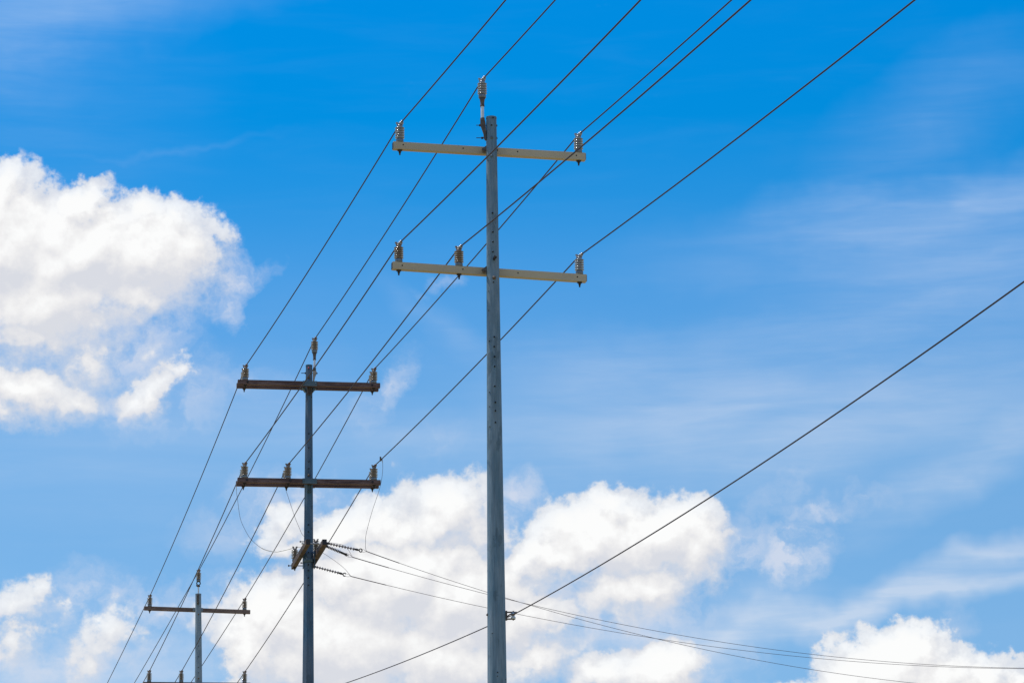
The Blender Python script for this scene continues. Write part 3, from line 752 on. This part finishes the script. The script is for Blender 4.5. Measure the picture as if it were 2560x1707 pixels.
# strain insulators and branch wires to the right of pole 2
hT = Vector((1, .6, 0)).normalized()
SI = [  # attachment, clamp photo point, ring photo point, wire start, wire points
 ('upper', tap('R', .04, -.04), (890, 1372.8), (906, 1376), (916.7, 1377.8), [(960, 1394), (1217, 1484.6), (1265, 1500), (1481, 1552), (1689, 1601.5), (2026, 1673), (2284, 1707)]),
 ('middle', tap('R', .14, -.04), (852, 1380), (867, 1386.5), (881.3, 1392), [(1000, 1424), (1217, 1482), (1265, 1497), (1745, 1597), (2082, 1639), (2560, 1669)]),
 ('lower', tap('R', .97, -.04), (850, 1432.2), (865, 1436.6), (878, 1440), [(1000, 1470), (1217, 1519), (1288, 1535), (1481, 1567), (1717, 1605), (2026, 1645), (2560, 1670)])]
BW = {}
for nm, at, cpx, rpx, wpx, pts in SI:
    c1 = vplane(cpx[0], cpx[1], at, hT); c2 = vplane(rpx[0], rpx[1], at, hT); ws_ = vplane(wpx[0], wpx[1], at, hT)
    t = (c1 - at).normalized()
    rod = MB().tube([at + t * .05, c1], .009, 10)
    L = (c1 - at).length; nd = 9
    for i in range(nd):
        q = at + t * (L * (.16 + .76 * i / (nd - 1))); rr_ = .027
        rod.lathe([(.009, -.004), (rr_, -.0012), (rr_, .0006), (.009, .004)], q, t, 18)
    so = obj('strain_insulator', rod, M['poly'], r2, at)
    obj('end_fitting', MB().tube([at - t * .03, at + t * .02, at + t * .06], [.012, .022, .014], 10), M['dark'], so)
    e = (c2 - c1).normalized(); ring = MB().tube([c1 - e * .03, c1 + e * .02, c1 + e * .05], [.014, .02, .012], 8)
    cc = c1 + e * .085; up = e.cross(Vector((0, 1, 0))).normalized()
    if nm == 'middle':
        ring.box(c1 + e * .07, (e, (0, 1, 0), up), (.05, .014, .016), .004)
        ring.box(c1 + e * .13, (e, (0, 1, 0), up), (.02, .010, .006), .002)
    else:
        ring.tube([cc + (e * math.cos(th) + up * math.sin(th)) * .026 for th in [k * math.pi / 8 + (.5 if nm == 'lower' else 0) for k in range(17 if nm == 'upper' else 14)]], .009, 8, caps=nm == 'lower')
    obj('end_ring', ring, M['dark'], so)
    crv, ss = fit_plane_curve(ws_, hT, pts, 20.0 if nm != 'upper' else 18.0, 60)
    cw = MB().tube(crv, .0037, 6)
    # small bail loop between ring and wire
    for s_ in (-1, 1):
        cw.tube([cc + up * (.022 * s_), (cc + ws_) / 2 + up * (.022 * s_), ws_], .003, 5)
    o = obj('branch_wire', cw, M['thin'], org=ws_)
    tag(o, {'upper': 'thin wire from the topmost strain insulator, dropping steepest toward the lower right',
            'middle': 'thin wire from the middle strain insulator with the flat dark clamp',
            'lower': 'thin wire from the lowest strain insulator, passing by the white spool'}[nm], 'wire', 'thin branch wires leaving the middle pole to the right')
    obj('wire_grip', MB().tube(crv[:3], .007, 6), M['thin'], o)
    BW[nm] = ws_

# jumper wires
def smooth_path(pts, n=8):
    P_ = [Vector(p) for p in pts]; P_ = [P_[0] * 2 - P_[1]] + P_ + [P_[-1] * 2 - P_[-2]]; out = []
    for i in range(1, len(P_) - 2):
        for j in range(n):
            t = j / n; a, b, c, d = P_[i - 1:i + 3]
            out.append(.5 * ((2 * b) + (c - a) * t + (2 * a - 5 * b + 4 * c - d) * t * t + (3 * b - a - 3 * c + d) * t ** 3))
    out.append(P_[-2]); return out
def depth(v): return (Vector(v) - EYE).dot(ROT @ Vector((0, 0, -1)))
def jumper(P0, pxs, P1, label, sleeve=True, tail=None):
    d0, d1 = depth(P0), depth(P1); k = len(pxs)
    pts = [P0] + [EYE + ray(*q) * (d0 + (d1 - d0) * (i + 1) / (k + 1)) for i, q in enumerate(pxs)] + [P1]
    if tail: pts += tail
    sp_ = smooth_path(pts)
    o = obj('jumper_wire', MB().tube(sp_, .003, 6), M['thin'], org=P0)
    tag(o, label, 'wire', 'thin looping jumper wires at the middle pole')
    if sleeve: obj('sleeve', MB().tube(sp_[:9], .0062, 6), M['sleeve'], o)
    return o, sp_
jo, js = jumper(CP['Cc'], [(591, 1225), (593.8, 1247), (601, 1296), (616, 1330), (631, 1351), (657, 1371), (687, 1378.5), (706, 1376)], tL,
  'thin jumper looping from the lower arm left end to the low left insulator')
obj('wire_wrap', MB().tube(js[-26:-2], .0062, 6), M['sleeve'], jo)
jumper(CP['Ec'], [(712.7, 1216.6), (721, 1243.5), (736, 1288.5), (747, 1316), (760, 1340)], tR, 'thin jumper dropping from the lower arm middle insulator behind the middle shaft', False)
jumper(CF, [(956.5, 1156), (956, 1184), (949, 1221), (930.5, 1277), (915.6, 1333), (913.7, 1358), (914, 1370)], BW['upper'], 'thin jumper hanging from the right wire clamp down to the topmost branch wire')
jumper(tR, [(806, 1356), (827, 1356.5), (854.8, 1361), (868, 1369.7), (875.8, 1382)], BW['middle'], 'short thin jumper over the strain insulators to the second branch wire', False)
jumper(tL, [(760, 1367), (790, 1374), (808, 1382), (838, 1401.8), (860, 1419.5)], BW['lower'], 'thin jumper bowing from behind the shaft to the lowest branch wire', False)
for nm in ('A11', ): pass
for nme, arm in (('a11', a11), ('a12', a12), ('a31', a31)):
    print(nme, 'L', round(arm.L, 2), 'dz', round(arm.B.z - arm.A.z, 3))
print('p1', p1.base, p1.top, p1.rt, radius(p1, 0)); print('p2', p2.base, p2.top, p2.rt); print('p3', p3.base, p3.top, p3.rt)
